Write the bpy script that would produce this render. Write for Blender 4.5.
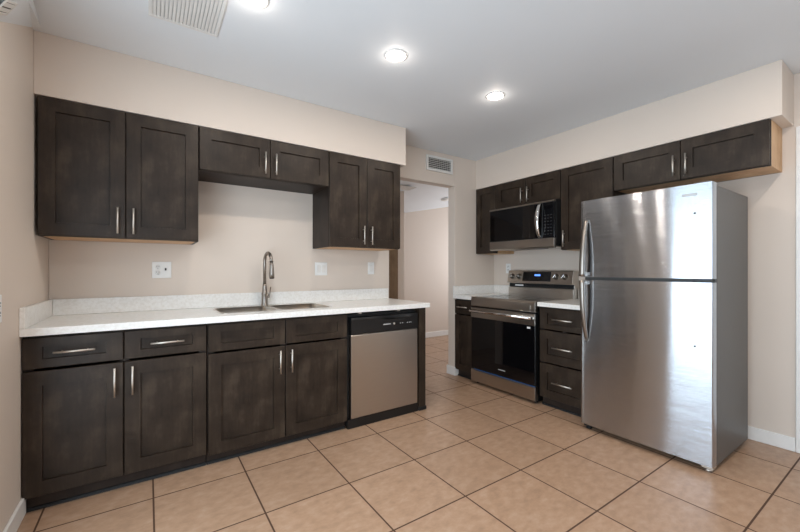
import bpy, bmesh, math, random
from mathutils import Vector, Matrix
random.seed(4)
PI = math.pi
for o in list(bpy.data.objects):
    bpy.data.objects.remove(o, do_unlink=True)
S = bpy.context.scene
COL = S.collection

# ------------------------------------------------------------------ camera
cd = bpy.data.cameras.new('camera')
cd.sensor_width = 36.0
cd.lens = 36.0 * 369.7 / 800.0
cd.shift_y = 3.83 / 800.0
cd.clip_start = 0.05
cam = bpy.data.objects.new('camera', cd)
cam.location = (-0.023, -2.342, 1.2034)
cam.rotation_euler = (PI / 2, 0, -0.598)
COL.objects.link(cam)
S.camera = cam

# ------------------------------------------------------------------ world, light, exposure
S.view_settings.view_transform = 'Standard'
S.view_settings.look = 'None'
S.view_settings.gamma = 1.0
S.view_settings.use_curve_mapping = False
S.view_settings.exposure = -0.17
W = bpy.data.worlds.new('sky')
S.world = W
W.use_nodes = True
bg = W.node_tree.nodes['Background']
bg.inputs['Color'].default_value = (0.72, 0.86, 1.0, 1)
bg.inputs['Strength'].default_value = 1.6


def area(name, loc, rot, sx, sy, power, color):
    l = bpy.data.lights.new(name, 'AREA')
    l.shape = 'RECTANGLE'
    l.size = sx
    l.size_y = sy
    l.energy = power
    l.color = color
    o = bpy.data.objects.new(name, l)
    o.location = loc
    o.rotation_euler = rot
    COL.objects.link(o)
    return o


# daylight in the left wall's patio door; added fill at two unseen windows
area('daylight_patio_door', (-0.70, -1.87, 1.05), (0, -PI / 2, 0), 1.95, 3.0, 102, (0.74, 0.885, 1.0))
area('fill_rear_window', (1.6, -4.36, 1.5), (PI / 2, 0, 0), 2.4, 1.3, 8, (0.86, 0.93, 1.0))
area('fill_next_room', (5.36, 1.85, 1.45), (0, PI / 2, 0), 1.2, 1.2, 25, (0.95, 0.95, 0.98))

# ------------------------------------------------------------------ helpers


def link(o):
    COL.objects.link(o)
    return o


def box(bm, x0, x1, y0, y1, z0, z1, mi=0):
    vs = [bm.verts.new(c) for c in ((x0, y0, z0), (x1, y0, z0), (x1, y1, z0), (x0, y1, z0),
                                     (x0, y0, z1), (x1, y0, z1), (x1, y1, z1), (x0, y1, z1))]
    fs = []
    for idx in ((0, 3, 2, 1), (4, 5, 6, 7), (0, 1, 5, 4), (1, 2, 6, 5), (2, 3, 7, 6), (3, 0, 4, 7)):
        f = bm.faces.new([vs[i] for i in idx])
        f.material_index = mi
        fs.append(f)
    return fs


def prism(bm, prof, x0, x1, axis='x', mi=0):
    """closed profile extruded along axis; profile is (y,z) for x, (x,z) for y, (x,y) for z"""
    def P(a, b, t):
        return {'x': (t, a, b), 'y': (a, t, b), 'z': (a, b, t)}[axis]
    A = [bm.verts.new(P(a, b, x0)) for a, b in prof]
    B = [bm.verts.new(P(a, b, x1)) for a, b in prof]
    n = len(prof)
    fs = [bm.faces.new(A), bm.faces.new(B[::-1])]
    for i in range(n):
        fs.append(bm.faces.new((A[i], B[i], B[(i + 1) % n], A[(i + 1) % n])))
    for f in fs:
        f.material_index = mi
    return fs


def tube(bm, pts, r, seg=10, caps=True, smooth=True, flat=1.0):
    """swept round bar; r may be one radius or one per point"""
    pts = [Vector(p) for p in pts]
    n = len(pts)
    rr = r if isinstance(r, (list, tuple)) else [r] * n
    rings = []
    up = None
    for i in range(n):
        d = (pts[min(i + 1, n - 1)] - pts[max(i - 1, 0)]).normalized()
        if up is None:
            up = Vector((0, 0, 1)) if abs(d.z) < 0.9 else Vector((1, 0, 0))
        a = d.cross(up).normalized()
        b = a.cross(d).normalized()
        up = b
        rings.append([bm.verts.new(pts[i] + (a * math.cos(2 * PI * k / seg) + b * flat * math.sin(2 * PI * k / seg)) * rr[i])
                      for k in range(seg)])
    for i in range(n - 1):
        for k in range(seg):
            f = bm.faces.new((rings[i][k], rings[i][(k + 1) % seg], rings[i + 1][(k + 1) % seg], rings[i + 1][k]))
            f.smooth = smooth
    if caps:
        bm.faces.new(rings[0][::-1])
        bm.faces.new(rings[-1])


def lathe(bm, prof, cx=0, cy=0, seg=24, axis='z', c0=0, smooth=True):
    """profile of (radius, height); closed at ends when radius 0"""
    rings = []
    for r, h in prof:
        if r < 1e-6:
            p = (cx, cy, h) if axis == 'z' else (cx, h, cy)
            rings.append([bm.verts.new(p)])
        else:
            ring = []
            for k in range(seg):
                a = 2 * PI * k / seg
                p = (cx + r * math.cos(a), cy + r * math.sin(a), h) if axis == 'z' else (cx + r * math.cos(a), h, cy + r * math.sin(a))
                ring.append(bm.verts.new(p))
            rings.append(ring)
    for A, B in zip(rings, rings[1:]):
        if len(A) == 1 and len(B) == 1:
            continue
        for k in range(seg):
            k2 = (k + 1) % seg
            if len(A) == 1:
                f = bm.faces.new((A[0], B[k2], B[k]))
            elif len(B) == 1:
                f = bm.faces.new((A[k], A[k2], B[0]))
            else:
                f = bm.faces.new((A[k], A[k2], B[k2], B[k]))
            f.smooth = smooth


def mesh(name, bm, mats, parent=None, bevel=0.0, seg=2, recalc=True):
    if recalc:
        bmesh.ops.recalc_face_normals(bm, faces=bm.faces)
    me = bpy.data.meshes.new(name)
    bm.to_mesh(me)
    bm.free()
    for m in (mats if isinstance(mats, (list, tuple)) else [mats]):
        me.materials.append(m)
    o = bpy.data.objects.new(name, me)
    if parent is not None:
        o.parent = parent
    link(o)
    if bevel > 0:
        b = o.modifiers.new('bevel', 'BEVEL')
        b.width = bevel
        b.segments = seg
        b.limit_method = 'ANGLE'
        b.angle_limit = 0.6
        b.harden_normals = False
    return o


def BM():
    return bmesh.new()


def thing(name, label, cat, loc, rotz=0.0, group=None):
    o = bpy.data.objects.new(name, None)
    o.empty_display_size = 0.1
    o.location = loc
    o.rotation_euler = (0, 0, rotz)
    o['label'] = label
    o['category'] = cat
    if group:
        o['group'] = group
    return link(o)


def struct(name, bm, mats, bevel=0.0):
    o = mesh(name, bm, mats, None, bevel)
    o['kind'] = 'structure'
    return o


# ------------------------------------------------------------------ materials
def srgb(r, g, b):
    def c(v):
        v /= 255.0
        return v / 12.92 if v <= 0.04045 else ((v + 0.055) / 1.055) ** 2.4
    return (c(r), c(g), c(b), 1.0)


def base_mat(name):
    m = bpy.data.materials.new(name)
    m.use_nodes = True
    nt = m.node_tree
    return m, nt, nt.nodes['Principled BSDF'], nt.links


def nd(nt, t, **k):
    n = nt.nodes.new(t)
    for a, v in k.items():
        setattr(n, a, v)
    return n


def coords(nt, scale=(1, 1, 1), kind='Object', loc=(0, 0, 0)):
    tc = nd(nt, 'ShaderNodeTexCoord')
    mp = nd(nt, 'ShaderNodeMapping')
    mp.inputs['Scale'].default_value = scale
    mp.inputs['Location'].default_value = loc
    nt.links.new(tc.outputs[kind], mp.inputs['Vector'])
    return mp.outputs['Vector']


def ramp(nt, fac, stops):
    r = nd(nt, 'ShaderNodeValToRGB')
    el = r.color_ramp.elements
    while len(el) > 1:
        el.remove(el[-1])
    el[0].position, el[0].color = stops[0]
    for p, c in stops[1:]:
        e = el.new(p)
        e.color = c
    nt.links.new(fac, r.inputs['Fac'])
    return r.outputs['Color']


def noise(nt, vec, scale, detail=2.0, rough=0.5):
    n = nd(nt, 'ShaderNodeTexNoise')
    n.inputs['Scale'].default_value = scale
    n.inputs['Detail'].default_value = detail
    n.inputs['Roughness'].default_value = rough
    nt.links.new(vec, n.inputs['Vector'])
    return n.outputs['Fac']


def bump(nt, p, h, strength, dist):
    b = nd(nt, 'ShaderNodeBump')
    b.inputs['Strength'].default_value = strength
    b.inputs['Distance'].default_value = dist
    nt.links.new(h, b.inputs['Height'])
    nt.links.new(b.outputs['Normal'], p.inputs['Normal'])


def plain(name, col, rough=0.5, metal=0.0, var=0.06, nscale=30.0, spec=None, bstr=0.0, coat=0.0):
    m, nt, p, L = base_mat(name)
    v = coords(nt)
    f = noise(nt, v, nscale, 3)
    c0 = tuple(max(0, x * (1 - var)) for x in col[:3]) + (1,)
    c1 = tuple(min(1, x * (1 + var)) for x in col[:3]) + (1,)
    L.new(ramp(nt, f, [(0.3, c0), (0.7, c1)]), p.inputs['Base Color'])
    p.inputs['Roughness'].default_value = rough
    p.inputs['Metallic'].default_value = metal
    if spec is not None:
        p.inputs['Specular IOR Level'].default_value = spec
    if coat:
        p.inputs['Coat Weight'].default_value = coat
        p.inputs['Coat Roughness'].default_value = 0.05
    if bstr:
        bump(nt, p, f, bstr, 0.002)
    return m


def paint(name, col, bstr=0.15):
    m, nt, p, L = base_mat(name)
    v = coords(nt)
    f = noise(nt, v, 1.3, 3)
    c0 = tuple(x * 0.97 for x in col[:3]) + (1,)
    L.new(ramp(nt, f, [(0.3, c0), (0.7, col)]), p.inputs['Base Color'])
    p.inputs['Roughness'].default_value = 0.62
    bump(nt, p, noise(nt, v, 130, 3), bstr, 0.0015)
    return m


def wood(name, c_dark, c_mid, c_light, rough=0.36, coat=0.0):
    m, nt, p, L = base_mat(name)
    v = coords(nt, (1.0, 1.0, 0.12))
    grain = noise(nt, v, 55, 5, 0.6)
    v2 = coords(nt, (1, 1, 0.7))
    mottle = noise(nt, v2, 7, 4, 0.6)
    mx = nd(nt, 'ShaderNodeMath', operation='MULTIPLY_ADD')
    L.new(grain, mx.inputs[0])
    mx.inputs[1].default_value = 0.25
    m2 = nd(nt, 'ShaderNodeMath', operation='MULTIPLY')
    L.new(mottle, m2.inputs[0])
    m2.inputs[1].default_value = 0.75
    L.new(m2.outputs[0], mx.inputs[2])
    L.new(ramp(nt, mx.outputs[0], [(0.35, c_dark), (0.5, c_mid), (0.65, c_light)]), p.inputs['Base Color'])
    p.inputs['Roughness'].default_value = rough
    p.inputs['Specular IOR Level'].default_value = 0.28
    bump(nt, p, grain, 0.12, 0.0008)
    return m


def steel(name, col, rough=0.26, aniso=0.75, stretch=(0.5, 1, 90), wob=0.0, rot=0.25, tangent='Z', groove=0.0):
    m, nt, p, L = base_mat(name)
    v = coords(nt, stretch)
    f = noise(nt, v, 9, 3, 0.6)
    c0 = tuple(x * 0.93 for x in col[:3]) + (1,)
    L.new(ramp(nt, f, [(0.3, c0), (0.7, col)]), p.inputs['Base Color'])
    p.inputs['Metallic'].default_value = 1.0
    p.inputs['Roughness'].default_value = rough
    p.inputs['Anisotropic'].default_value = aniso
    p.inputs['Anisotropic Rotation'].default_value = rot
    if aniso > 0:
        t = nd(nt, 'ShaderNodeTangent')
        t.direction_type = 'RADIAL'
        t.axis = tangent
        L.new(t.outputs['Tangent'], p.inputs['Tangent'])
    if wob:
        w = noise(nt, coords(nt, (1, 1, 0.22)), 5.5, 2, 0.45)
        bw = nd(nt, 'ShaderNodeBump')
        bw.inputs['Strength'].default_value = wob
        bw.inputs['Distance'].default_value = 0.01
        L.new(w, bw.inputs['Height'])
        gr = noise(nt, coords(nt, (0.6, 0.6, 420)), 3.0, 2, 0.5)
        bg2 = nd(nt, 'ShaderNodeBump')
        bg2.inputs['Strength'].default_value = groove
        bg2.inputs['Distance'].default_value = 0.0004
        L.new(gr, bg2.inputs['Height'])
        L.new(bw.outputs['Normal'], bg2.inputs['Normal'])
        L.new(bg2.outputs['Normal'], p.inputs['Normal'])
    return m


M = {}
M['wall'] = paint('warm_greige_wall_paint', srgb(217, 204, 192))
M['ceil'] = paint('white_ceiling_paint', srgb(226, 229, 232), 0.2)
M['trimw'] = plain('white_trim_paint', srgb(232, 230, 227), 0.4, var=0.02)
M['cab'] = wood('espresso_stained_wood', srgb(33, 25, 19), srgb(47, 37, 29), srgb(66, 55, 45), 0.42)
M['cabin'] = wood('dark_cabinet_carcass', srgb(34, 27, 23), srgb(44, 35, 30), srgb(52, 42, 36), 0.5)
M['maple'] = wood('bare_maple_plywood', srgb(186, 146, 108), srgb(205, 166, 126), srgb(218, 182, 142), 0.5)
M['steel'] = steel('brushed_stainless_steel', srgb(184, 188, 194), 0.16, 1.0, wob=0.07, groove=0.8)
M['steel2'] = steel('satin_stainless_steel', srgb(190, 183, 175), 0.30, 0.6)
M['nickel'] = plain('brushed_nickel', srgb(212, 206, 198), 0.42, 1.0, 0.04)
M['sink'] = plain('satin_sink_steel', srgb(205, 198, 188), 0.3, 1.0, 0.04)
M['chrome'] = plain('polished_chrome', srgb(225, 225, 225), 0.10, 1.0, 0.02)
M['nickeldark'] = plain('spot_free_nickel', srgb(150, 143, 136), 0.34, 1.0, 0.04)
M['side'] = plain('grey_enamelled_steel', srgb(88, 87, 86), 0.42, 0.1, 0.03, 200, bstr=0.1)
M['black'] = plain('black_plastic', srgb(16, 16, 17), 0.35, 0, 0.1)
M['blackm'] = plain('matte_black_plastic', srgb(13, 13, 14), 0.6, 0, 0.1)
M['blackgloss'] = plain('glossy_black_panel', srgb(14, 15, 18), 0.12, 0, 0.05, coat=0.5)
M['glass'] = plain('black_oven_glass', srgb(7, 7, 9), 0.04, 0, 0.02, spec=0.5)
M['cook'] = plain('ceramic_cooktop_glass', srgb(24, 24, 25), 0.08, 0, 0.05)
M['plate'] = plain('white_plastic_plate', srgb(232, 232, 230), 0.35, 0, 0.01)
M['slot'] = plain('dark_slot', srgb(40, 38, 36), 0.6)
M['ventw'] = plain('white_enamel_vent', srgb(224, 222, 218), 0.45, var=0.02)
M['ventg'] = plain('pale_filter_fabric', srgb(214, 214, 212), 0.8)
M['ventd'] = plain('dark_duct_inside', srgb(78, 72, 66), 0.8)
M['badge'] = plain('silver_badge', srgb(185, 188, 192), 0.3, 0.8, 0.02)
M['film'] = plain('blue_protective_film', srgb(48, 92, 150), 0.3, 0, 0.05)
M['doorbrown'] = wood('brown_hall_door', srgb(118, 96, 74), srgb(130, 107, 84), srgb(140, 116, 92), 0.45)
M['rubber'] = plain('grey_rubber', srgb(120, 118, 116), 0.6)
M['keys'] = plain('dim_grey_print', srgb(44, 44, 46), 0.5)
M['mark'] = plain('pale_grey_print', srgb(190, 190, 190), 0.5)


def quartz():
    m, nt, p, L = base_mat('white_speckled_quartz')
    v = coords(nt)
    f = noise(nt, v, 420, 3, 0.7)
    g = noise(nt, v, 60, 2, 0.5)
    a = ramp(nt, f, [(0.22, srgb(226, 223, 218)), (0.42, srgb(234, 233, 230)), (0.75, srgb(240, 239, 237))])
    b = ramp(nt, g, [(0.3, srgb(242, 240, 237)), (0.6, (1, 1, 1, 1))])
    mx = nd(nt, 'ShaderNodeMix', data_type='RGBA', blend_type='MULTIPLY')
    mx.inputs['Factor'].default_value = 0.8
    L.new(a, mx.inputs['A'])
    L.new(b, mx.inputs['B'])
    L.new(mx.outputs['Result'], p.inputs['Base Color'])
    p.inputs['Roughness'].default_value = 0.22
    return m


M['quartz'] = quartz()

T = 0.457


def tile():
    """square terracotta-beige floor tiles with thin dark grout"""
    m, nt, p, L = base_mat('beige_ceramic_floor_tile')
    tc = nd(nt, 'ShaderNodeTexCoord')
    sep = nd(nt, 'ShaderNodeSeparateXYZ')
    L.new(tc.outputs['Object'], sep.inputs[0])
    edges = []
    ids = []
    for ax in ('X', 'Y'):
        d = nd(nt, 'ShaderNodeMath', operation='DIVIDE')
        L.new(sep.outputs[ax], d.inputs[0])
        d.inputs[1].default_value = T
        fr = nd(nt, 'ShaderNodeMath', operation='FRACT')
        L.new(d.outputs[0], fr.inputs[0])
        s = nd(nt, 'ShaderNodeMath', operation='SUBTRACT')
        L.new(fr.outputs[0], s.inputs[0])
        s.inputs[1].default_value = 0.5
        ab = nd(nt, 'ShaderNodeMath', operation='ABSOLUTE')
        L.new(s.outputs[0], ab.inputs[0])
        edges.append(ab.outputs[0])
        fl = nd(nt, 'ShaderNodeMath', operation='FLOOR')
        L.new(d.outputs[0], fl.inputs[0])
        ids.append(fl.outputs[0])
    mxm = nd(nt, 'ShaderNodeMath', operation='MAXIMUM')
    L.new(edges[0], mxm.inputs[0])
    L.new(edges[1], mxm.inputs[1])
    cmb = nd(nt, 'ShaderNodeCombineXYZ')
    L.new(ids[0], cmb.inputs[0])
    L.new(ids[1], cmb.inputs[1])
    wn = nd(nt, 'ShaderNodeTexWhiteNoise')
    L.new(cmb.outputs[0], wn.inputs['Vector'])
    add = nd(nt, 'ShaderNodeVectorMath', operation='ADD')
    L.new(tc.outputs['Object'], add.inputs[0])
    sc = nd(nt, 'ShaderNodeVectorMath', operation='SCALE')
    L.new(wn.outputs['Color'], sc.inputs[0])
    sc.inputs['Scale'].default_value = 9.0
    L.new(sc.outputs[0], add.inputs[1])
    mp = nd(nt, 'ShaderNodeMapping')
    mp.inputs['Scale'].default_value = (1, 1.6, 1)
    L.new(add.outputs[0], mp.inputs['Vector'])
    f = noise(nt, mp.outputs['Vector'], 16, 6, 0.66)
    col = ramp(nt, f, [(0.28, srgb(154, 124, 101)), (0.5, srgb(171, 138, 112)), (0.72, srgb(181, 152, 129))])
    hs = nd(nt, 'ShaderNodeHueSaturation')
    mr = nd(nt, 'ShaderNodeMapRange')
    L.new(wn.outputs['Value'], mr.inputs['Value'])
    mr.inputs['To Min'].default_value = 0.95
    mr.inputs['To Max'].default_value = 1.05
    L.new(mr.outputs['Result'], hs.inputs['Value'])
    L.new(col, hs.inputs['Color'])
    g = nd(nt, 'ShaderNodeMapRange')
    g.interpolation_type = 'SMOOTHSTEP'
    L.new(mxm.outputs[0], g.inputs['Value'])
    g.inputs['From Min'].default_value = 0.489
    g.inputs['From Max'].default_value = 0.493
    mix = nd(nt, 'ShaderNodeMix', data_type='RGBA')
    L.new(g.outputs['Result'], mix.inputs['Factor'])
    L.new(hs.outputs['Color'], mix.inputs['A'])
    mix.inputs['B'].default_value = srgb(76, 50, 34)
    L.new(mix.outputs['Result'], p.inputs['Base Color'])
    r = nd(nt, 'ShaderNodeMapRange')
    L.new(g.outputs['Result'], r.inputs['Value'])
    r.inputs['To Min'].default_value = 0.34
    r.inputs['To Max'].default_value = 0.8
    L.new(r.outputs['Result'], p.inputs['Roughness'])
    h = nd(nt, 'ShaderNodeMath', operation='SUBTRACT')
    L.new(f, h.inputs[0])
    L.new(g.outputs['Result'], h.inputs[1])
    bump(nt, p, h.outputs[0], 0.25, 0.0015)
    return m


M['tile'] = tile()


def emit(name, col, strength):
    m, nt, p, L = base_mat(name)
    p.inputs['Base Color'].default_value = col
    p.inputs['Emission Color'].default_value = col
    p.inputs['Emission Strength'].default_value = strength
    return m


M['lens'] = emit('lit_lamp_lens', (1.0, 0.96, 0.9, 1), 26.0)
M['digits'] = emit('blue_clock_digits', (0.12, 0.3, 1.0, 1), 1.5)


def pane():
    m = bpy.data.materials.new('clear_window_glass')
    m.use_nodes = True
    nt = m.node_tree
    nt.nodes.clear()
    o = nd(nt, 'ShaderNodeOutputMaterial')
    mix = nd(nt, 'ShaderNodeMixShader')
    mix.inputs[0].default_value = 0.07
    t = nd(nt, 'ShaderNodeBsdfTransparent')
    g = nd(nt, 'ShaderNodeBsdfGlossy')
    g.inputs['Roughness'].default_value = 0.02
    nt.links.new(t.outputs[0], mix.inputs[1])
    nt.links.new(g.outputs[0], mix.inputs[2])
    nt.links.new(mix.outputs[0], o.inputs['Surface'])
    return m


M['pane'] = pane()

# ------------------------------------------------------------------ the setting
XL, YB, XW, ZC = -0.535, 0.789, 3.52, 2.5
YU, XU = 0.422, 3.2           # wall cabinet door faces
YD, XD = 0.176, 2.862         # base cabinet door faces
YREAR = -4.25
WT = 0.113

b = BM()
box(b, -0.66, 5.6, YREAR - 0.12, 3.0, -0.1, 0)
struct('floor', b, M['tile'])
b = BM()
box(b, -0.66, 3.64, YREAR - 0.12, YB + WT, ZC, ZC + 0.1)
struct('ceiling', b, M['ceil'])

DY0, DY1, DZ = -3.40, -0.34, 2.05       # patio door opening
b = BM()
box(b, XL - 0.12, XL, DY1, YB + WT, 0, ZC)
box(b, XL - 0.12, XL, YREAR, DY0, 0, ZC)
box(b, XL - 0.12, XL, DY0, DY1, DZ, ZC)
struct('wall_left', b, M['wall'])

b = BM()
box(b, XL, 1.978, YB, YB + WT, 0, ZC)
box(b, 1.978, 2.867, YB, YB + WT, 2.155, ZC)
box(b, 2.867, 3.64, YB, YB + WT, 0, ZC)
struct('wall_back', b, M['wall'], 0.004)

RY0, RY1, RZ = -2.68, -1.862, 2.08      # doorway in the right wall
b = BM()
box(b, XW, XW + 0.12, RY1, YB, 0, ZC)
box(b, XW, XW + 0.12, YREAR, RY0, 0, ZC)
box(b, XW, XW + 0.12, RY0, RY1, RZ, ZC)
struct('wall_right', b, M['wall'])

WX0, WX1, WZ0, WZ1 = 0.45, 2.75, 0.9, 2.1
b = BM()
box(b, XL - 0.12, WX0, YREAR - 0.12, YREAR, 0, ZC)
box(b, WX1, XW + 0.12, YREAR - 0.12, YREAR, 0, ZC)
box(b, WX0, WX1, YREAR - 0.12, YREAR, 0, WZ0)
box(b, WX0, WX1, YREAR - 0.12, YREAR, WZ1, ZC)
struct('wall_rear', b, M['wall'])

b = BM()
box(b, XL, 1.926, YU, YB, 2.157, ZC)
struct('soffit', b, M['wall'], 0.003)
b = BM()
box(b, XU, XW, -1.786, YB, 2.157, ZC)
struct('soffit.001', b, M['wall'], 0.003)


def frame_opening(bm, axis, a0, a1, z0, z1, t0, t1, w, sill=True):
    def bx(p0, p1, q0, q1):
        if axis == 'x':
            box(bm, p0, p1, t0, t1, q0, q1)
        else:
            box(bm, t0, t1, p0, p1, q0, q1)
    bx(a0, a0 + w, z0, z1)
    bx(a1 - w, a1, z0, z1)
    bx(a0 + w, a1 - w, z1 - w, z1)
    if sill:
        bx(a0 + w, a1 - w, z0, z0 + w)
    return bx


# unseen rear window, added for fill light, with frame, mullion and panes
b = BM()
bx = frame_opening(b, 'x', WX0, WX1, WZ0, WZ1, YREAR - 0.09, YREAR - 0.03, 0.045)
bx(1.58, 1.62, WZ0 + 0.045, WZ1 - 0.045)
w1 = struct('added_window_1', b, M['trimw'])
b = BM()
box(b, WX0 + 0.045, WX1 - 0.045, YREAR - 0.063, YREAR - 0.058, WZ0 + 0.045, WZ1 - 0.045)
mesh('pane', b, M['pane'], w1)
# glazed patio door in the left wall
b = BM()
bx = frame_opening(b, 'y', DY0, DY1, 0, DZ, XL - 0.09, XL - 0.03, 0.05)
bx(-1.38, -1.32, 0.05, DZ - 0.05)
bx(-2.42, -2.36, 0.05, DZ - 0.05)
d2 = struct('door_2', b, M['trimw'])
b = BM()
box(b, XL - 0.063, XL - 0.058, DY0 + 0.05, DY1 - 0.05, 0.05, DZ - 0.05)
mesh('pane', b, M['pane'], d2)
# white door and casing in the right wall, at the frame's edge
b = BM()
for y0, y1, z0, z1 in ((-1.862, -1.796, 0, 2.146), (-2.746, -2.68, 0, 2.146), (-2.68, -1.862, 2.08, 2.146)):
    box(b, XW - 0.016, XW, y0, y1, z0, z1)
struct('trim_1', b, M['trimw'], 0.004)
b = BM()
box(b, XW + 0.03, XW + 0.07, RY0, RY1, 0.006, RZ)
struct('door_1', b, M['trimw'])

# baseboards
b = BM()
box(b, XL, XL + 0.014, -0.33, 0.21, 0, 0.092)
struct('baseboard_left', b, M['trimw'], 0.004)
b = BM()
box(b, XW - 0.014, XW, -1.795, -0.82, 0, 0.092)
struct('baseboard_right', b, M['trimw'], 0.004)
b = BM()
box(b, 2.853, 2.936, YB - 0.014, YB, 0, 0.098)
box(b, 2.853, 2.867, YB, YB + WT + 0.014, 0, 0.098)
struct('baseboard_post', b, M['trimw'], 0.003)

# the next room beyond the opening
YH, XH = 2.815, 5.4


def zslope(x, y):
    return 2.155 + 0.2 * (x - 3.48) - 0.19 * (y - 2.8)


b = BM()
P = [(0.6, YB + WT), (XH + 0.12, YB + WT), (XH + 0.12, YH + 0.12), (0.6, YH + 0.12)]
A = [b.verts.new((x, y, zslope(x, y))) for x, y in P]
B2 = [b.verts.new((x, y, zslope(x, y) + 0.08)) for x, y in P]
b.faces.new(A)
b.faces.new(B2[::-1])
for i in range(4):
    b.faces.new((A[i], B2[i], B2[(i + 1) % 4], A[(i + 1) % 4]))
struct('ceiling_next_room', b, M['ceil'])
b = BM()
prism(b, [(0.6, 0), (XH + 0.12, 0), (XH + 0.12, zslope(XH + 0.12, YH)), (0.6, zslope(0.6, YH))], YH, YH + 0.12, 'y')
struct('wall_next_room_back', b, M['wall'])
b = BM()
prism(b, [(1.0, 0), (2.725, 0), (2.725, zslope(2.725, 1.6) - 0.004), (1.0, zslope(1.0, 1.6) - 0.004)], 1.6, 1.68, 'y')
struct('wall_next_room_left', b, M['wall'])
b = BM()
hy0, hy1 = 1.2, 2.5
for y0, y1, z0, z1 in ((YB + WT, hy0, 0, 2.4), (hy1, YH, 0, 2.4), (hy0, hy1, 0, 0.8), (hy0, hy1, 2.1, 2.4)):
    box(b, XH, XH + 0.12, y0, y1, z0, z1)
prism(b, [(YB + WT, 2.4), (YH, 2.4), (YH, zslope(XH, YH)), (YB + WT, zslope(XH, YB + WT))], XH, XH + 0.12, 'x')
struct('wall_next_room_right', b, M['wall'])
b = BM()
prism(b, [(3.64, 0), (XH + 0.12, 0), (XH + 0.12, zslope(XH + 0.12, YB + WT)), (3.64, zslope(3.64, YB + WT))], YB, YB + WT, 'y')
struct('wall_next_room_front', b, M['wall'])
b = BM()
frame_opening(b, 'y', hy0, hy1, 0.8, 2.1, XH + 0.04, XH + 0.09, 0.04)  # unseen window, added to light the next room
w2 = struct('added_window_2', b, M['trimw'])
b = BM()
box(b, XH + 0.062, XH + 0.066, hy0 + 0.04, hy1 - 0.04, 0.84, 2.06)
mesh('pane', b, M['pane'], w2)
b = BM()
box(b, 2.725, XH, YH - 0.014, YH, 0, 0.092)
struct('baseboard_next_room', b, M['trimw'], 0.003)
b = BM()
box(b, 1.78, 2.616, 1.575, 1.6, 0.005, 2.0)
struct('door_3', b, M['doorbrown'], 0.003)

# duct chase dropping from the ceiling at the top left corner
b = BM()
wl = [(XL, 0.40, 2.5), (XL, -0.145, 2.232), (XL, -0.62, 2.0), (XL, -0.62, 2.5)]
wr = [(-0.497, 0.372, 2.5), (-0.456, -0.09, 2.38), (-0.43, -0.62, 2.24), (-0.43, -0.62, 2.5)]
A = [b.verts.new(c) for c in wl]
B2 = [b.verts.new(c) for c in wr]
for i in range(3):
    b.faces.new((A[i], A[i + 1], B2[i + 1], B2[i]))
b.faces.new((A[3], A[0], B2[0], B2[3]))
b.faces.new(A)
b.faces.new(B2)
struct('trim_2', b, M['ceil'])


# ------------------------------------------------------------------ cabinets
RZ90 = -PI / 2


def shaker(w, h, t=0.02, fw=0.072, rec=0.013, fh=None):
    """five-piece door: flat frame round a sunk panel; front at y=0, centred on x, base z=0"""
    bm = BM()
    fw = min(fw, w * 0.36)
    fh = min(fh or fw, h * 0.36)
    x0, x1 = -w / 2, w / 2

    def ring(i, y, j=None):
        j = i if j is None else j
        return [bm.verts.new(c) for c in ((x0 + i, y, j), (x1 - i, y, j), (x1 - i, y, h - j), (x0 + i, y, h - j))]
    ch = 0.0018
    R = [ring(0, t), ring(0, ch), ring(ch, 0), ring(fw, 0, fh), ring(fw + 0.0015, rec, fh + 0.0015)]
    for a, c in zip(R, R[1:]):
        for k in range(4):
            bm.faces.new((a[k], a[(k + 1) % 4], c[(k + 1) % 4], c[k]))
    bm.faces.new(R[-1])
    bm.faces.new(R[0][::-1])
    return bm


def pull(parent, x, z, length, vertical, y=0.0):
    """bar pull on two posts standing off the door face"""
    bm = BM()
    h = length / 2
    so = 0.028
    if vertical:
        tube(bm, [(x, y - so, z - h), (x, y - so, z + h)], 0.0055, 10)
        for s in (-1, 1):
            tube(bm, [(x, y + 0.0005, z + s * h * 0.62), (x, y - so, z + s * h * 0.62)], 0.0042, 8)
    else:
        tube(bm, [(x - h, y - so, z), (x + h, y - so, z)], 0.0055, 10)
        for s in (-1, 1):
            tube(bm, [(x + s * h * 0.62, y + 0.0005, z), (x + s * h * 0.62, y - so, z)], 0.0042, 8)
    return mesh('handle', bm, M['nickel'], parent)


def front(parent, name, x0, x1, z0, z1, hpos=None, fw=0.072, fh=None):
    """a door or drawer front between x0..x1, z0..z1 with an optional pull ('l','r' + 't','b', or 'c')"""
    w, h = x1 - x0, z1 - z0
    o = mesh(name, shaker(w, h, fw=fw, fh=fh), M['cab'], parent)
    o.location = ((x0 + x1) / 2, 0, z0)
    if hpos:
        L = 0.155
        if hpos == 'c':
            pull(o, 0, h * 0.5, (0.185 if w > 0.42 else 0.163) if w > 0.3 else min(L, w * 0.6), False)
        else:
            px = (-w / 2 + 0.036) if hpos[0] == 'l' else (w / 2 - 0.036)
            pz = (0.024 + L / 2) if hpos[1] == 'b' else (h - 0.024 - L / 2)
            pull(o, px, pz, L, True)
    return o


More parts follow.
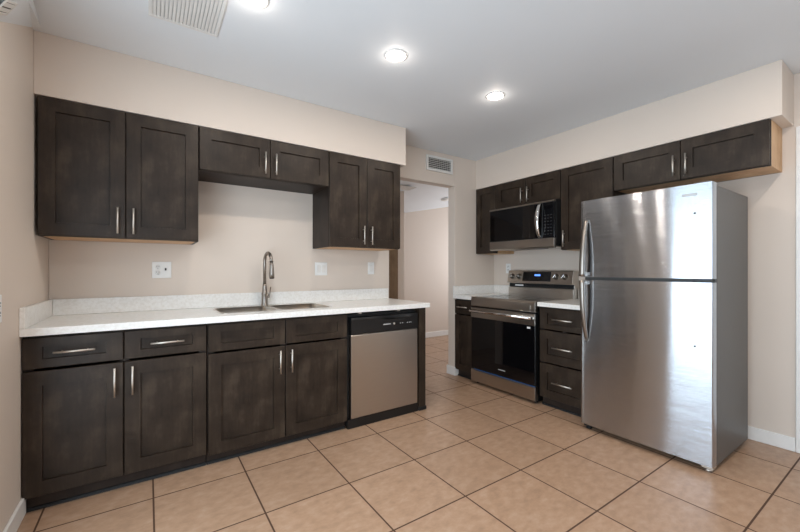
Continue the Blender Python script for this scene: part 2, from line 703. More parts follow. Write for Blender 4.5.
def carcass(parent, w, d, z0, z1, top=True, under=None, right=None, kind='cab'):
    """hollow box behind the fronts; a face frame at the front, panels round it"""
    bm = BM()
    t = 0.018
    y0, y1 = 0.022, d
    hw = w / 2
    box(bm, -hw, -hw + t, y0 + 0.018, y1, z0, z1)
    box(bm, hw - t, hw, y0 + 0.018, y1, z0, z1, 1)
    box(bm, -hw + t, hw - t, y1 - 0.01, y1, z0, z1)
    box(bm, -hw + t, hw - t, y0 + 0.018, y1 - 0.01, z0, z0 + t, 2)
    if top:
        box(bm, -hw + t, hw - t, y0 + 0.018, y1 - 0.01, z1 - t, z1)
    # face frame
    box(bm, -hw, -hw + 0.04, y0, y0 + 0.018, z0, z1)
    box(bm, hw - 0.04, hw, y0, y0 + 0.018, z0, z1)
    box(bm, -hw + 0.04, hw - 0.04, y0, y0 + 0.018, z0 + 0.001, z0 + 0.035)
    box(bm, -hw + 0.04, hw - 0.04, y0, y0 + 0.018, z1 - 0.04, z1)
    box(bm, -0.02, 0.02, y0, y0 + 0.018, z0 + 0.035, z1 - 0.04)
    return mesh('body', bm, [M['cabin'], right or M['cab'], under or M['cabin']], parent)


def upper(label, a0, a1, z0, z1, side, doors, under='maple', right=None, tanframe=False):
    """wall cabinet; a0..a1 along the wall, left to right as seen from the room"""
    c = (a0 + a1) / 2
    w = abs(a1 - a0)
    if side == 's':
        t = thing('wall_cabinet', label, 'cabinet', (c, YU, z0), 0, 'dark shaker wall cabinets')
        d = YB - YU - 0.001
    else:
        t = thing('wall_cabinet', label, 'cabinet', (XU, c, z0), RZ90, 'dark shaker wall cabinets')
        d = XW - XU - 0.001
    h = z1 - z0
    carcass(t, w - 0.0015, d, 0, h, True, M[under], right)
    g = 0.003
    n = len(doors)
    xs = [-w / 2 + g + (w - 2 * g) * i / n for i in range(n + 1)]
    for i, hp in enumerate(doors):
        front(t, 'door', xs[i] + (0 if i == 0 else 0.002), xs[i + 1] - (0 if i == n - 1 else 0.002), 0.004, h - 0.004, hp)
    return t


ZT = 2.1555
upper('tall dark double-door wall cabinet in the corner against the left wall', -0.522, 0.2535, 1.39, ZT, 's', ['rb', 'lb'])
upper('short dark double-door wall cabinet above the sink', 0.2555, 1.1735, 1.868, ZT, 's', ['rb', 'lb'], under='cabin')
upper('dark double-door wall cabinet right of the faucet, next to the open doorway', 1.1755, 1.866, 1.39, ZT, 's', ['rb', 'lb'])
upper('narrow single-door dark wall cabinet in the far corner left of the microwave', 0.787, 0.4865, 1.390, ZT, 'r', ['rb'], right=M['maple'])
upper('short dark double-door wall cabinet directly above the microwave', 0.4845, -0.306, 1.872, ZT, 'r', ['rb', 'lb'])
upper('tall dark single-door wall cabinet between microwave and refrigerator', -0.308, -0.784, 1.39, ZT, 'r', ['lb'])
fc = upper('short dark double-door wall cabinet with bare tan side above the refrigerator', -0.786, -1.732, 1.862, ZT, 'r',
           ['rb', 'lb'], right=M['maple'])


def shoe(parent, w, z, y0, d):
    bm = BM()
    box(bm, -w / 2, w / 2, y0, d, 0, z)
    o = mesh('toe_kick', bm, M['cabin'], parent)
    bm = BM()
    prism(bm, [(y0, 0), (y0 - 0.014, 0), (y0 - 0.0125, 0.008), (y0 - 0.007, 0.014), (y0, 0.016)], -w / 2, w / 2, 'x')
    mesh('shoe_moulding', bm, M['blackm'], o)


def base_cab(label, a0, a1, side, rows, xs=None, deep=None, name='base_cabinet', top=True):
    c = (a0 + a1) / 2
    w = abs(a1 - a0)
    if side == 's':
        t = thing(name, label, 'cabinet', (c, YD, 0), 0, 'dark shaker base cabinets')
        d = YB - YD - 0.001
    else:
        t = thing(name, label, 'cabinet', (XD, c, 0), RZ90, 'dark shaker base cabinets')
        d = XW - XD - 0.001
    carcass(t, w - 0.0015, d, 0.075, 0.8785, top)
    shoe(t, w - 0.0015, 0.075, 0.05, d)
    xs = xs or [-w / 2 + 0.003, w / 2 - 0.003]
    for kind, z0, z1, hps in rows:
        n = len(hps)
        for i, hp in enumerate(hps):
            l, r = (xs[i], xs[i + 1]) if n == len(xs) - 1 else (xs[0], xs[-1])
            front(t, kind, l + (0.0 if i == 0 else 0.003), r - (0.0 if i == n - 1 else 0.003), z0, z1, hp,
                  0.072, 0.045 if z1 - z0 < 0.2 else None)
    return t


c = (-0.5335 + 0.272) / 2
base_cab('wide dark base cabinet with two drawers and two doors against the left wall', -0.5335, 0.272, 's',
         [('drawer', 0.714, 0.866, ['c', 'c']), ('door', 0.082, 0.700, ['rt', 'lt'])],
         [-0.530 - c, -0.133 - c, 0.269 - c])
c = (0.274 + 1.214) / 2
base_cab('dark two-door sink base cabinet left of the dishwasher', 0.274, 1.214, 's',
         [('false_drawer_front', 0.700, 0.866, [None, None]), ('door', 0.068, 0.686, ['rt', 'lt'])],
         [0.280 - c, 0.749 - c, 1.211 - c], top=False)
base_cab('narrow dark base cabinet with one drawer in the corner left of the range', 0.787, 0.5005, 'r',
         [('drawer', 0.714, 0.866, ['c']), ('door', 0.082, 0.700, [None])])
base_cab('dark base cabinet with three stacked drawers between range and refrigerator', -0.316, -0.774, 'r',
         [('drawer', 0.684, 0.868, ['c']), ('drawer', 0.393, 0.672, ['c']), ('drawer', 0.082, 0.381, ['c'])])

# end panel right of the dishwasher
t = thing('end_panel', 'narrow dark wood end panel right of the dishwasher under the worktop end', 'panel', (1.924, YD, 0))
b = BM()
box(b, -0.036, 0.036, 0, YB - YD - 0.001, 0.012, 0.8785)
mesh('panel', b, M['cab'], t, 0.002)
b = BM()
box(b, -0.038, 0.042, -0.006, 0.03, 0, 0.03)
mesh('foot', b, M['blackm'], t, 0.003)


# ------------------------------------------------------------------ worktops
def rrect(x0, x1, y0, y1, r, n=5):
    pts = []
    for cx, cy, a in ((x1 - r, y1 - r, 0), (x0 + r, y1 - r, PI / 2), (x0 + r, y0 + r, PI), (x1 - r, y0 + r, 1.5 * PI)):
        for k in range(n + 1):
            q = a + k * PI / 2 / n
            pts.append((cx + r * math.cos(q), cy + r * math.sin(q)))
    return pts


def slab_hole(outer, holes, z0, z1):
    bm = BM()
    loops = [outer] + holes
    tops, bots = [], []
    for z, store in ((z1, tops), (z0, bots)):
        edges = []
        for lp in loops:
            vs = [bm.verts.new((x, y, z)) for x, y in lp]
            store.append(vs)
            for i in range(len(vs)):
                edges.append(bm.edges.new((vs[i], vs[(i + 1) % len(vs)])))
        bmesh.ops.triangle_fill(bm, use_beauty=True, use_dissolve=False, edges=edges)
    for tv, bv in zip(tops, bots):
        n = len(tv)
        for i in range(n):
            bm.faces.new((tv[i], tv[(i + 1) % n], bv[(i + 1) % n], bv[i]))
    return bm


YC, XC = 0.146, 2.835
SX0, SX1, SY0, SY1 = 0.372, 1.142, 0.300, 0.675
t = thing('worktop', 'long white speckled worktop with cut-out for the sink along the back wall', 'countertop', (0.7275, YC, 0.88))
ox, oy = 0.7275, YC
b = slab_hole([(XL + 0.001 - ox, 0), (1.985 - ox, 0), (1.985 - ox, YB - 0.001 - oy), (XL + 0.001 - ox, YB - 0.001 - oy)],
              [[(x - ox, y - oy) for x, y in rrect(SX0, SX1, SY0, SY1, 0.05)]], 0, 0.038)
mesh('slab', b, M['quartz'], t, 0.002)
b = BM()
box(b, XL + 0.022 - ox, 1.957 - ox, YB - 0.021 - oy, YB - 0.001 - oy, 0.0385, 0.140)
mesh('backsplash', b, M['quartz'], t, 0.002)
b = BM()
box(b, XL + 0.001 - ox, XL + 0.0215 - ox, 0.001, YB - 0.001 - oy, 0.0385, 0.140)
mesh('side_splash', b, M['quartz'], t, 0.002)

for label, y0, y1, corner in (('short white worktop piece in the corner left of the range', 0.497, 0.788, True),
                              ('short white worktop piece between the range and the refrigerator', -0.776, -0.312, False)):
    t = thing('worktop', label, 'countertop', (XC, (y0 + y1) / 2, 0.88), RZ90)
    hw = (y1 - y0) / 2
    d = XW - XC - 0.001
    b = BM()
    box(b, -hw, hw, 0, d, 0, 0.038)
    mesh('slab', b, M['quartz'], t, 0.002)
    b = BM()
    box(b, -hw, hw, d - 0.02, d, 0.0385, 0.140)
    mesh('backsplash', b, M['quartz'], t, 0.002)
    if corner:
        b = BM()
        box(b, -hw, -hw + 0.02, 0.001, d - 0.0205, 0.0385, 0.140)
        mesh('side_splash', b, M['quartz'], t, 0.002)

# ------------------------------------------------------------------ sink and faucet
t = thing('sink', 'double-bowl stainless sink set into the long white worktop', 'sink', ((SX0 + SX1) / 2, (SY0 + SY1) / 2, 0.67))
ox, oy, oz = t.location
b = slab_hole([(x - ox, y - oy) for x, y in rrect(SX0 - 0.008, SX1 + 0.008, SY0 - 0.008, SY1 + 0.008, 0.056)],
              [[(x - ox, y - oy) for x, y in rrect(SX0 + 0.003, 0.735, SY0 + 0.003, SY1 - 0.003, 0.05)],
               [(x - ox, y - oy) for x, y in rrect(0.765, SX1 - 0.003, SY0 + 0.003, SY1 - 0.003, 0.05)]], 0.2487, 0.2502)
mesh('rim', b, M['sink'], t)
for x0, x1 in ((SX0 + 0.003, 0.735), (0.765, SX1 - 0.003)):
    b = BM()
    loops = []
    for ins, z, r in ((0, 0.2495, 0.05), (0.006, 0.05, 0.05), (0.012, 0.022, 0.055), (0.03, 0.006, 0.06), (0.06, 0.002, 0.06)):
        loops.append([b.verts.new((x - ox, y - oy, z)) for x, y in rrect(x0 + ins, x1 - ins, SY0 + 0.003 + ins, SY1 - 0.003 - ins, r)])
    for A, B2 in zip(loops, loops[1:]):
        n = len(A)
        for i in range(n):
            f = b.faces.new((A[i], A[(i + 1) % n], B2[(i + 1) % n], B2[i]))
            f.smooth = True
    b.faces.new(loops[-1])
    bo = mesh('bowl', b, M['sink'], t)
    sm = bo.modifiers.new('wall', 'SOLIDIFY')
    sm.thickness = 0.0015
    sm.offset = 0
    b = BM()
    lathe(b, [(0, 0.0045), (0.025, 0.0045), (0.036, 0.008), (0.045, 0.006), (0.047, 0.0035)], (x0 + x1) / 2 - ox, (SY0 + SY1) / 2 + 0.03 - oy)
    mesh('drain', b, M['nickeldark'], bo)

t = thing('faucet', 'brushed nickel pull-down faucet with a high arched spout behind the sink', 'faucet', (0.748, 0.716, 0.9185))
b = BM()
lathe(b, [(0, 0), (0.029, 0), (0.029, 0.006), (0.0255, 0.012), (0.0235, 0.05), (0.022, 0.085), (0.0235, 0.09), (0.0235, 0.098),
          (0.020, 0.103), (0.0175, 0.150), (0.0135, 0.175), (0, 0.175)])
mesh('body', b, M['nickeldark'], t)
b = BM()
dx, dy = 0.12, -0.993
pts = [(0, 0, 0.17), (0, 0, 0.34)]
R = 0.068
for k in range(1, 13):
    a = PI * k / 12 * 0.97
    pts.append((dx * R * (1 - math.cos(a)), dy * R * (1 - math.cos(a)), 0.34 + R * 1.15 * math.sin(a)))
tube(b, pts, 0.0125, 14)
sp = mesh('spout', b, M['nickeldark'], t)
e = Vector(pts[-1])
b = BM()
tube(b, [e + Vector((0, 0, 0.004)), e + Vector((dx * 0.004, dy * 0.004, -0.03)), e + Vector((dx * .008, dy * .008, -0.09)), e + Vector((dx * .01, dy * .01, -0.125))],
     [0.0135, 0.0155, 0.019, 0.0195], 16)
hd = mesh('spray_head', b, M['nickeldark'], t)
b = BM()
tube(b, [e + Vector((dx * .01, dy * .01, -0.1255)), e + Vector((dx * .0105, dy * .0105, -0.131))], 0.0165, 16)
mesh('nozzle', b, M['blackm'], hd)
b = BM()
tube(b, [(0.018, 0, 0.07), (0.036, 0, 0.072)], 0.012, 12)
tube(b, [(0.032, 0, 0.072), (0.040, 0.004, 0.10), (0.050, 0.012, 0.145)], [0.007, 0.0055, 0.0045], 10)
mesh('lever', b, M['nickeldark'], t)


# ------------------------------------------------------------------ dishwasher
t = thing('dishwasher', 'stainless front dishwasher with black control strip at the end of the worktop', 'dishwasher', (1.552, 0.165, 0))
hw = 0.312
b = BM()
box(b, -0.334, 0.328, 0.045, 0.585, 0.012, 0.862)
mesh('tub', b, M['blackm'], t, 0.003)
b = BM()
prof = [(0.045, 0.075), (0.006, 0.075), (0.002, 0.08), (0.0, 0.3), (0.0, 0.55), (0.002, 0.700), (0.006, 0.708), (0.045, 0.708)]
prism(b, prof, -hw, hw, 'x')
mesh('door', b, M['steel2'], t, 0.002)
b = BM()
# control strip with a scooped hand pocket along its top edge
n = 24
sect = []
for i in range(n + 1):
    x = -hw + 2 * hw * i / n
    u = (x - 0.09) / 0.15
    dep = 0.020 * max(0.0, 1 - u * u) if abs(u) < 1 else 0.0
    hz = 0.022 * math.sqrt(max(0.0, 1 - u * u)) if abs(u) < 1 else 0.0
    sect.append([b.verts.new(c) for c in ((x, 0.045, 0.711), (x, 0.002, 0.711), (x, -0.004, 0.716), (x, -0.004, 0.825 - hz),
                                          (x, -0.004 + dep, 0.826 - hz * 0.6), (x, 0.0 + dep, 0.838), (x, 0.045, 0.842))])
for A, B2 in zip(sect, sect[1:]):
    for k in range(7):
        b.faces.new((A[k], A[(k + 1) % 7], B2[(k + 1) % 7], B2[k]))
b.faces.new(sect[0])
b.faces.new(sect[-1][::-1])
cp = mesh('control_panel', b, M['black'], t)
b = BM()
box(b, -0.03, 0.04, -0.0048, -0.0035, 0.7655, 0.7725)
mesh('logo_plate', b, M['mark'], cp)
b = BM()
lathe(b, [(0, -0.0065), (0.008, -0.0065), (0.009, -0.0035)], 0.075, 0.768, 12, 'y')
mesh('start_button', b, M['nickel'], cp)
for x in (0.135, 0.155, 0.205, 0.225, 0.24):
    b = BM()
    box(b, x - 0.004, x + 0.004, -0.005, -0.0035, 0.765, 0.771)
    mesh('indicator', b, M['mark'], cp)
b = BM()
box(b, -0.334, 0.328, 0.012, 0.05, 0.0, 0.07)
mesh('toe_kick', b, M['black'], t, 0.002)
for x in (-0.22, 0.14):
    b = BM()
    box(b, x - 0.012, x + 0.012, 0.03, 0.06, 0.8625, 0.879)
    mesh('mounting_clip', b, M['nickel'], t)


# ------------------------------------------------------------------ range
def ribbon(bm, xs, prof_fn, smooth=True):
    """sweep a closed profile (function of x -> list of (y,z)) along x"""
    secs = [[bm.verts.new((x, y, z)) for y, z in prof_fn(x)] for x in xs]
    m = len(secs[0])
    for A, B2 in zip(secs, secs[1:]):
        for k in range(m):
            f = bm.faces.new((A[k], A[(k + 1) % m], B2[(k + 1) % m], B2[k]))
            f.smooth = smooth
    bm.faces.new(secs[0])
    bm.faces.new(secs[-1][::-1])


t = thing('range', 'stainless and black glass electric range between the two short worktops', 'oven', (2.82, 0.0925, 0), RZ90)
hw = 0.3945
D = XW - 2.82
b = BM()
box(b, -hw + 0.002, hw - 0.002, 0.045, D - 0.06, 0.02, 0.898)
mesh('body', b, M['black'], t, 0.003)
b = BM()
box(b, -hw, hw, 0.012, D - 0.10, 0.8985, 0.912)
ct = mesh('cooktop', b, M['cook'], t, 0.003)
for x, y, r in ((-0.19, 0.17, 0.10), (0.2, 0.18, 0.115), (-0.19, 0.44, 0.085), (0.2, 0.44, 0.085)):
    b = BM()
    lathe(b, [(r, 0.9122), (r, 0.9126), (r - 0.004, 0.9126), (r - 0.004, 0.9122)], x, y, 40)
    mesh('burner_ring', b, M['side'], ct)
b = BM()
prism(b, [(0.045, 0.822), (0.004, 0.822), (0.0, 0.83), (0.0, 0.902), (0.004, 0.917), (0.0115, 0.922), (0.03, 0.9125), (0.045, 0.898)], -hw, hw, 'x')
fp = mesh('front_panel', b, M['steel2'], t, 0.0015)
b = BM()
box(b, -hw + 0.03, hw - 0.05, -0.002, 0.001, 0.838, 0.886)
mesh('inset_panel', b, M['steel2'], fp, 0.001)
b = BM()
box(b, -hw, hw, 0.004, 0.044, 0.160, 0.812)
dr = mesh('oven_door', b, M['black'], t, 0.003)
b = BM()
box(b, -hw + 0.006, hw - 0.006, 0.0, 0.0045, 0.165, 0.700)
mesh('door_glass', b, M['glass'], dr, 0.001)
b = BM()
box(b, -hw, hw, -0.002, 0.0045, 0.704, 0.808)
mesh('door_trim', b, M['steel2'], dr, 0.002)
b = BM()
tube(b, [(-hw + 0.012, -0.032, 0.772), (hw - 0.012, -0.032, 0.772)], 0.015, 14, flat=1.0)
for s in (-1, 1):
    box(b, s * (hw - 0.03) - 0.012, s * (hw - 0.03) + 0.012, -0.032, 0.0, 0.763, 0.782)
mesh('handle', b, M['chrome'], dr)
b = BM()
box(b, 0.31, 0.345, -0.0005, 0.0005, 0.672, 0.688)
mesh('sticker', b, M['plate'], dr)
b = BM()
box(b, -0.025, 0.06, -0.0006, 0.0003, 0.222, 0.229)
mesh('logo_plate', b, M['mark'], dr)
b = BM()
box(b, -hw + 0.05, hw, -0.0015, 0.004, 0.1595, 0.1645)
o = mesh('film_strip', b, M['film'], dr)
o['label'] = 'blue strip of protective film'
b = BM()
prism(b, [(0.044, 0.03), (0.006, 0.03), (0.0, 0.036), (0.0, 0.146), (0.006, 0.153), (0.044, 0.153)], -hw, hw, 'x')
mesh('storage_drawer', b, M['steel2'], t, 0.0015)
for x in (-hw + 0.04, hw - 0.04):
    for y in (0.07, 0.5):
        b = BM()
        lathe(b, [(0, 0), (0.018, 0), (0.018, 0.008), (0.01, 0.0195), (0, 0.0195)], x, y, 14)
        mesh('foot', b, M['blackm'], t)
# backguard
b = BM()
y1 = D - 0.004
prism(b, [(y1, 0.9), (y1 - 0.092, 0.9), (y1 - 0.092, 1.01), (y1 - 0.07, 1.015), (y1 - 0.07, 1.052), (y1 - 0.118, 1.056),
          (y1 - 0.112, 1.07), (y1 - 0.088, 1.188), (y1 - 0.078, 1.196), (y1, 1.196)], -hw, hw, 'x')
bg_ = mesh('backguard', b, M['steel2'], t, 0.002)
b = BM()
box(b, -hw + 0.004, hw - 0.004, y1 - 0.0785, y1 - 0.0705, 1.014, 1.051)
mesh('vent_slot', b, M['blackm'], bg_)
b = BM()
box(b, -0.31, -0.2, y1 - 0.080, y1 - 0.0783, 1.024, 1.040)
mesh('sticker', b, M['plate'], bg_)


def face(bm, x0, x1, z0, z1, off):
    # lies on the tilted control face
    def yy(z):
        return y1 - 0.112 + (z - 1.07) * (0.024 / 0.118) - off
    A = [bm.verts.new(c) for c in ((x0, yy(z0), z0), (x1, yy(z0), z0), (x1, yy(z1), z1), (x0, yy(z1), z1))]
    B2 = [bm.verts.new((v.co.x, v.co.y + off + 0.002, v.co.z)) for v in A]
    bm.faces.new(A)
    for k in range(4):
        bm.faces.new((A[k], B2[k], B2[(k + 1) % 4], A[(k + 1) % 4]))


b = BM()
face(b, -0.19, 0.155, 1.082, 1.182, 0.0015)
dp = mesh('display_panel', b, M['blackgloss'], bg_)
b = BM()
face(b, -0.04, 0.03, 1.137, 1.155, 0.0022)
mesh('clock_digits', b, M['digits'], dp)
for i in range(6):
    for z in (1.098, 1.112):
        x = -0.165 + i * 0.055
        b = BM()
        face(b, x, x + 0.022, z, z + 0.003, 0.0021)
        mesh('touch_key', b, M['keys'], dp)
for x in (-0.335, -0.240, 0.215, 0.312):
    z = 1.132
    yk = y1 - 0.112 + (z - 1.07) * (0.024 / 0.118)
    b = BM()
    lathe(b, [(0, -0.036), (0.019, -0.036), (0.0215, -0.032), (0.023, -0.006), (0.031, -0.004), (0.031, 0.002)], 0, 0, 24, 'y')
    k = mesh('knob', b, M['nickeldark'], bg_)
    k.location = (x, yk, z)
    k.rotation_euler = (-0.2, 0, 0)
    b = BM()
    box(b, -0.005, 0.005, -0.0475, -0.0355, -0.02, 0.02)
    k2 = mesh('grip', b, M['chrome'], k, 0.002)
    k2.rotation_euler = (0, 0.5, 0)

# ------------------------------------------------------------------ microwave
t = thing('microwave', 'stainless and black over-the-range microwave hung below a short cabinet', 'microwave', (3.10, 0.088, 1.405), RZ90)
hw = 0.392
D = XW - 3.10 - 0.002
b = BM()
box(b, -hw, hw, 0.035, D, 0.031, 0.464)
mesh('body', b, M['blackm'], t, 0.003)
b = BM()
prism(b, [(0.035, 0.455), (0.004, 0.455), (0.0, 0.452), (0.0, 0.441), (0.03, 0.441)], -hw, hw, 'x')
mesh('top_trim', b, M['steel2'], t)
b = BM()
box(b, -hw, 0.267, 0.004, 0.029, 0.103, 0.440)
dr = mesh('door', b, M['black'], t, 0.002)
b = BM()
box(b, -hw + 0.008, 0.262, 0.0, 0.005, 0.112, 0.432)
mesh('door_glass', b, M['glass'], dr, 0.001)
b = BM()
pts = []
for k in range(15):
    u = k / 14
    pts.append((0.243, -0.008 - 0.045 * math.sin(PI * u) ** 0.8, 0.112 + 0.318 * u))
tube(b, pts, [0.016 + 0.006 * math.sin(PI * k / 14) for k in range(15)], 12, flat=0.6)
for z in (0.116, 0.426):
    box(b, 0.232, 0.254, -0.012, 0.005, z - 0.012, z + 0.012)
mesh('handle', b, M['chrome'], dr)
b = BM()
box(b, 0.270, hw, 0.002, 0.029, 0.103, 0.440)
cp = mesh('control_panel', b, M['blackgloss'], t, 0.002)
for i in range(3):
    for j in range(7):
        x = 0.288 + i * 0.032
        z = 0.135 + j * 0.03
        b = BM()
        box(b, x, x + 0.018, 0.001, 0.0022, z, z + 0.006)
        mesh('key', b, M['keys'], cp)
b = BM()
box(b, 0.285, 0.372, 0.0008, 0.0022, 0.375, 0.41)
mesh('display', b, M['glass'], cp)
b = BM()
prism(b, [(0.034, 0.1), (0.002, 0.1), (0.0, 0.097), (0.0, 0.02), (0.012, 0.007), (0.034, 0.0065)], -hw, hw, 'x')
mesh('bottom_trim', b, M['steel2'], t, 0.001)
b = BM()
box(b, -hw + 0.01, hw - 0.01, 0.036, D - 0.02, 0.018, 0.0305)
un = mesh('underside_plate', b, M['steel2'], t, 0.002)
b = BM()
box(b, -0.2, 0.2, 0.06, 0.2, 0.012, 0.0185)
mesh('grease_filter', b, M['blackm'], un)

# ------------------------------------------------------------------ refrigerator
t = thing('refrigerator', 'stainless top-freezer refrigerator with grey sides at the end of the range wall', 'refrigerator', (2.695, -1.1835, 0), RZ90)
hw = 0.403
b = BM()
box(b, -hw, hw, 0.078, 0.70, 0.035, 1.708)
mesh('cabinet', b, M['side'], t, 0.006)


def fridge_door(z0, z1, name):
    bm = BM()
    prof = []
    n = 40
    for i in range(n + 1):
        u = math.sin((-1 + 2 * i / n) * PI / 2)
        x = u * hw
        y = 0.009 * u * u + (0.018 * max(0.0, (-u - 0.955) / 0.045) ** 2.2 if u < 0 else 0.006 * max(0.0, (u - 0.985) / 0.015) ** 2.0)
        prof.append((x, y))
    prof = prof + [(hw, 0.07), (-hw, 0.07)]
    prism(bm, prof, z0, z1, 'z')
    for f in bm.faces:
        if len(f.verts) == 4:
            f.smooth = True
    o = mesh(name, bm, M['steel'], t)
    e = o.modifiers.new('edges', 'EDGE_SPLIT')
    e.split_angle = 0.6
    # dark gasket behind
    bm = BM()
    box(bm, -hw + 0.012, hw - 0.012, 0.0705, 0.0775, z0 + 0.01, z1 - 0.01)
    mesh('gasket', bm, M['blackm'], o)
    return o


fd = fridge_door(1.150, 1.722, 'freezer_door')
ld = fridge_door(0.042, 1.128, 'lower_door')


def bow(parent, z0, z1, wide_low):
    """curved flat grip standing off the door, deepest at the gap between the doors"""
    bm = BM()
    n = 20
    secs = []
    for k in range(n + 1):
        u = k / n
        z = z0 + (z1 - z0) * u
        s = (1 - u) if wide_low else u        # 1 at the gap
        off = 0.010 + 0.046 * math.sin(min(1.0, s * 1.35) * PI / 2)
        x = -hw + 0.048 + 0.008 * (1 - s)
        hwid = 0.014 + 0.006 * s
        th = 0.010 + 0.008 * s
        y = 0.008 - off
        ring = []
        for a in range(12):
            q = 2 * PI * a / 12
            c_, s_ = math.cos(q), math.sin(q)
            ring.append(bm.verts.new((x + hwid * math.copysign(abs(c_) ** 0.6, c_), y + th * math.copysign(abs(s_) ** 0.6, s_), z)))
        secs.append(ring)
    for A, B3 in zip(secs, secs[1:]):
        for k in range(12):
            f = bm.faces.new((A[k], A[(k + 1) % 12], B3[(k + 1) % 12], B3[k]))
            f.smooth = True
    bm.faces.new(secs[0][::-1])
    bm.faces.new(secs[-1])
    xg = -hw + 0.048
    zg = z0 if wide_low else z1
    sg = 1 if wide_low else -1
    za, zb = sorted((zg + sg * 0.004, zg + sg * 0.03))
    box(bm, xg - 0.012, xg + 0.012, -0.045, 0.012, za, zb)
    ze = z1 if wide_low else z0
    za, zb = sorted((ze, ze - sg * -0.02)) if not wide_low else (ze - 0.02, ze)
    box(bm, xg - 0.002, xg + 0.022, -0.004, 0.0125, za, zb)
    return mesh('handle', bm, M['nickeldark'], parent)


bow(fd, 1.155, 1.575, True)
bow(ld, 0.690, 1.124, False)
b = BM()
box(b, 0.252, 0.328, 0.0015, 0.0105, 1.652, 1.667)
mesh('badge', b, M['badge'], fd, 0.002)
for par, z in ((fd, 1.545), (ld, 0.742)):
    b = BM()
    lathe(b, [(0, 0.0045), (0.006, 0.005), (0.007, 0.0125)], 0.317, z, 14, 'y')
    mesh('screw_plug', b, M['blackm'], par)
b = BM()
box(b, 0.30, 0.392, 0.02, 0.077, 1.1295, 1.1485)
mesh('centre_hinge', b, M['black'], t, 0.002)
b = BM()
box(b, 0.31, 0.39, 0.03, 0.15, 1.7085, 1.7235)
box(b, 0.31, 0.39, 0.02, 0.068, 1.7225, 1.731)
mesh('top_hinge', b, M['side'], t, 0.002)
b = BM()
box(b, -hw + 0.02, hw - 0.02, 0.09, 0.13, 0.012, 0.0345)
mesh('kick_grille', b, M['blackm'], t, 0.002)
for x in (-hw + 0.045, hw - 0.035):
    b = BM()
    lathe(b, [(0, 0), (0.02, 0), (0.02, 0.01), (0.009, 0.014), (0.009, 0.034), (0, 0.034)], x, 0.06, 14)
    box(b, x - 0.028, x + 0.028, 0.035, 0.0895, 0.020, 0.034)
    mesh('levelling_foot', b, M['nickel'] if x > 0 else M['blackm'], t)
for x in (-hw + 0.05, hw - 0.05):
    b = BM()
    tube(b, [(x - 0.012, 0.58, 0.0175), (x + 0.012, 0.58, 0.0175)], 0.0172, 14)
    mesh('roller', b, M['blackm'], t)


# ------------------------------------------------------------------ outlets and switches
def plate_thing(name, label, cat, loc, rotz, gangs):
    """wall plate; each gang 'o' duplex outlet, 'g' toggle, 'r' rocker"""
    t = thing(name, label, cat, loc, rotz, 'white electrical wall plates')
    w = 0.024 + 0.046 * len(gangs)
    b = BM()
    box(b, -w / 2, w / 2, -0.006, -0.0005, -0.058, 0.058)
    mesh('cover_plate', b, M['plate'], t, 0.003)
    for i, g in enumerate(gangs):
        x = (i - (len(gangs) - 1) / 2) * 0.046
        if g == 'o':
            for z in (-0.02, 0.02):
                b = BM()
                lathe(b, [(0, -0.0085), (0.0155, -0.0085), (0.017, -0.006)], x, z, 20, 'y')
                so = mesh('socket', b, M['plate'], t)
                b = BM()
                for q in (-0.006, 0.006):
                    box(b, x + q - 0.0012, x + q + 0.0012, -0.0092, -0.0083, z - 0.001, z + 0.009)
                lathe(b, [(0, -0.0092), (0.0026, -0.0092), (0.0026, -0.0083)], x, z - 0.008, 10, 'y')
                mesh('slots', b, M['slot'], so)
        elif g == 't':
            b = BM()
            box(b, x - 0.005, x + 0.005, -0.018, -0.0055, -0.004, 0.013)
            mesh('toggle', b, M['slot'], t, 0.001)
        else:
            b = BM()
            prism(b, [(-0.0055, -0.033), (-0.0068, -0.033), (-0.011, 0.0), (-0.0085, 0.033), (-0.0055, 0.033)], x - 0.0165, x + 0.0165, 'x')
            mesh('rocker', b, M['ventw'], t)
    return t


plate_thing('outlet', 'white outlet with a toggle switch under the left corner wall cabinet', 'outlet', (0.057, YB, 1.203), 0, 'ot')
plate_thing('light_switch', 'wide white double rocker switch right of the faucet', 'switch', (1.255, YB, 1.212), 0, 'rr')
plate_thing('light_switch', 'narrow white single rocker switch near the open doorway', 'switch', (1.766, YB, 1.218), 0, 'r')
plate_thing('outlet', 'white outlet on the wall behind the range under the microwave', 'outlet', (XW, 0.566, 1.22), RZ90, 'o')
plate_thing('outlet', 'white outlet cut off by the left edge on the left wall', 'outlet', (XL, -0.158, 1.042), PI / 2, 'o')


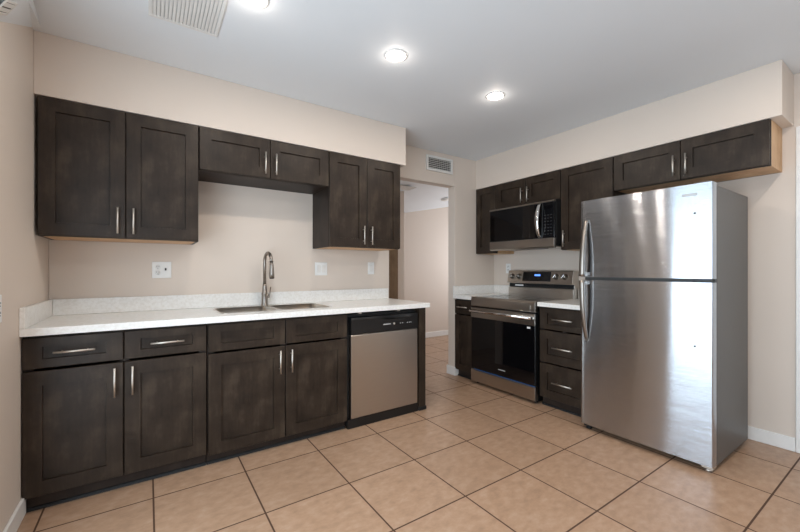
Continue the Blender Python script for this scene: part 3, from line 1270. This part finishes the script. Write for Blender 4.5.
# ------------------------------------------------------------------ vents
def louvre(t, w, h, nslat, fw, along, depth=0.012, back='ventd', matw='ventw'):
    """grille facing -y, centred, w by h, slats along x ('h') or z ('v')"""
    b = BM()
    for x0, x1, z0, z1 in ((-w / 2, w / 2, -h / 2, -h / 2 + fw), (-w / 2, w / 2, h / 2 - fw, h / 2),
                           (-w / 2, -w / 2 + fw, -h / 2 + fw, h / 2 - fw), (w / 2 - fw, w / 2, -h / 2 + fw, h / 2 - fw)):
        box(b, x0, x1, -depth, -0.0005, z0, z1)
    mesh('frame', b, M[matw], t, 0.002)
    b = BM()
    box(b, -w / 2 + fw, w / 2 - fw, -0.002, -0.0005, -h / 2 + fw, h / 2 - fw)
    mesh('duct_back', b, M[back], t)
    for i in range(nslat):
        b = BM()
        if along == 'h':
            z = -h / 2 + fw + (h - 2 * fw) * (i + 0.5) / nslat
            p = (h - 2 * fw) / nslat
            prism(b, [(-depth + 0.001, z - p * 0.42), (-depth + 0.0025, z - p * 0.42), (-0.003, z + p * 0.2), (-0.0045, z + p * 0.2)],
                  -w / 2 + fw, w / 2 - fw, 'x')
        else:
            x = -w / 2 + fw + (w - 2 * fw) * (i + 0.5) / nslat
            p = (w - 2 * fw) / nslat
            prism(b, [(x - p * 0.44, -depth + 0.001), (x - p * 0.40, -depth + 0.0004), (x + p * 0.36, -depth + 0.0022), (x + p * 0.34, -depth + 0.0032)],
                  -h / 2 + fw, h / 2 - fw, 'z')
        mesh('slat', b, M[matw], t)


t = thing('air_vent', 'white louvred air vent on the wall above the open doorway', 'vent', (2.634, YB, 2.363), 0)
louvre(t, 0.375, 0.165, 6, 0.024, 'h', 0.018)
b = BM()
for i in range(11):
    x = -0.15 + 0.03 * i
    box(b, x - 0.001, x + 0.001, -0.0035, -0.002, -0.058, 0.058)
mesh('rear_vanes', b, M['ventw'], t)

t = thing('air_vent', 'large white return air grille on the ceiling above the tall corner cabinet', 'vent', (0.135, -0.262, ZC), 0)
t.rotation_euler = (PI / 2, 0, 0)
louvre(t, 0.315, 0.37, 17, 0.018, 'v', 0.009, 'ventg')

t = thing('air_vent', 'small grey ceiling vent in the next room beyond the doorway', 'vent', (2.60, 1.45, zslope(2.60, 1.45) - 0.002), 0)
t.rotation_euler = (PI / 2, 0, 0)
louvre(t, 0.3, 0.18, 6, 0.02, 'h', 0.008)

t = thing('air_vent', 'small dark register on the dropped chase at the top left corner', 'vent', (0, 0, 0), 0)
p0, p1, q0, q1 = Vector(wl[1]), Vector(wl[2]), Vector(wr[1]), Vector(wr[2])
cen = (p0 + p1 + q0 + q1) / 4
ey = (p0 - p1).normalized()
nn = ((q0 - p0).cross(p1 - p0)).normalized()
if nn.z > 0:
    nn = -nn
ex = ey.cross(nn).normalized()
t.matrix_world = Matrix(((ex.x, -nn.x, ey.x, 0), (ex.y, -nn.y, ey.y, 0), (ex.z, -nn.z, ey.z, 0), (0, 0, 0, 1)))
t.location = (p0 * 0.76 + p1 * 0.24) * 0.55 + (q0 * 0.76 + q1 * 0.24) * 0.45 + nn * 0.004
louvre(t, 0.07, 0.16, 2, 0.010, 'v', 0.006)

t = thing('smoke_detector', 'round pale smoke detector on the sloping ceiling of the next room', 'smoke detector', (3.95, 2.2, zslope(3.95, 2.2) - 0.002))
b = BM()
lathe(b, [(0, -0.04), (0.05, -0.038), (0.062, -0.03), (0.068, -0.008), (0.068, 0.0), (0, 0.0)])
mesh('housing', b, M['ventw'], t)

# ------------------------------------------------------------------ recessed ceiling lights
for label, x, y in (('round recessed ceiling light cut by the top edge, nearest the return grille', 0.394, -0.49),
                    ('round recessed ceiling light in the middle of the row of three', 1.216, -0.48),
                    ('round recessed ceiling light nearest the refrigerator and range wall', 2.115, -0.465),
                    ('added unseen recessed ceiling light behind the camera, on the patio door side', 1.216, -2.15),  # unseen pair, added to brighten the right wall and soffit
                    ('added unseen recessed ceiling light behind the camera, on the refrigerator side', 2.35, -2.15)):
    t = thing('recessed_light', label, 'ceiling light', (x, y, ZC), 0, 'recessed ceiling lights')
    b = BM()
    lathe(b, [(0.056, -0.001), (0.057, -0.005), (0.062, -0.0065), (0.069, -0.004), (0.071, -0.001)], 0, 0, 40)
    mesh('trim_ring', b, M['trimw'], t)
    b = BM()
    lathe(b, [(0, -0.0045), (0.056, -0.0045), (0.056, -0.0015), (0, -0.0015)], 0, 0, 40)
    mesh('lens', b, M['lens'], t)
    l = bpy.data.lights.new('bulb', 'AREA')
    l.shape = 'DISK'
    l.size = 0.1
    l.energy = 5.4 if y > -1 else 9.0
    l.color = (1.0, 0.88, 0.76)
    g = bpy.data.lights.new('bulb_glow', 'POINT')
    g.shadow_soft_size = 0.02
    g.energy = 0.6
    g.color = (1.0, 0.9, 0.8)
    go = bpy.data.objects.new('bulb_glow', g)
    go.location = (0, 0, -0.05)
    go.parent = t
    link(go)
    o = bpy.data.objects.new('bulb', l)
    o.location = (0, 0, -0.011)
    o.parent = t
    link(o)
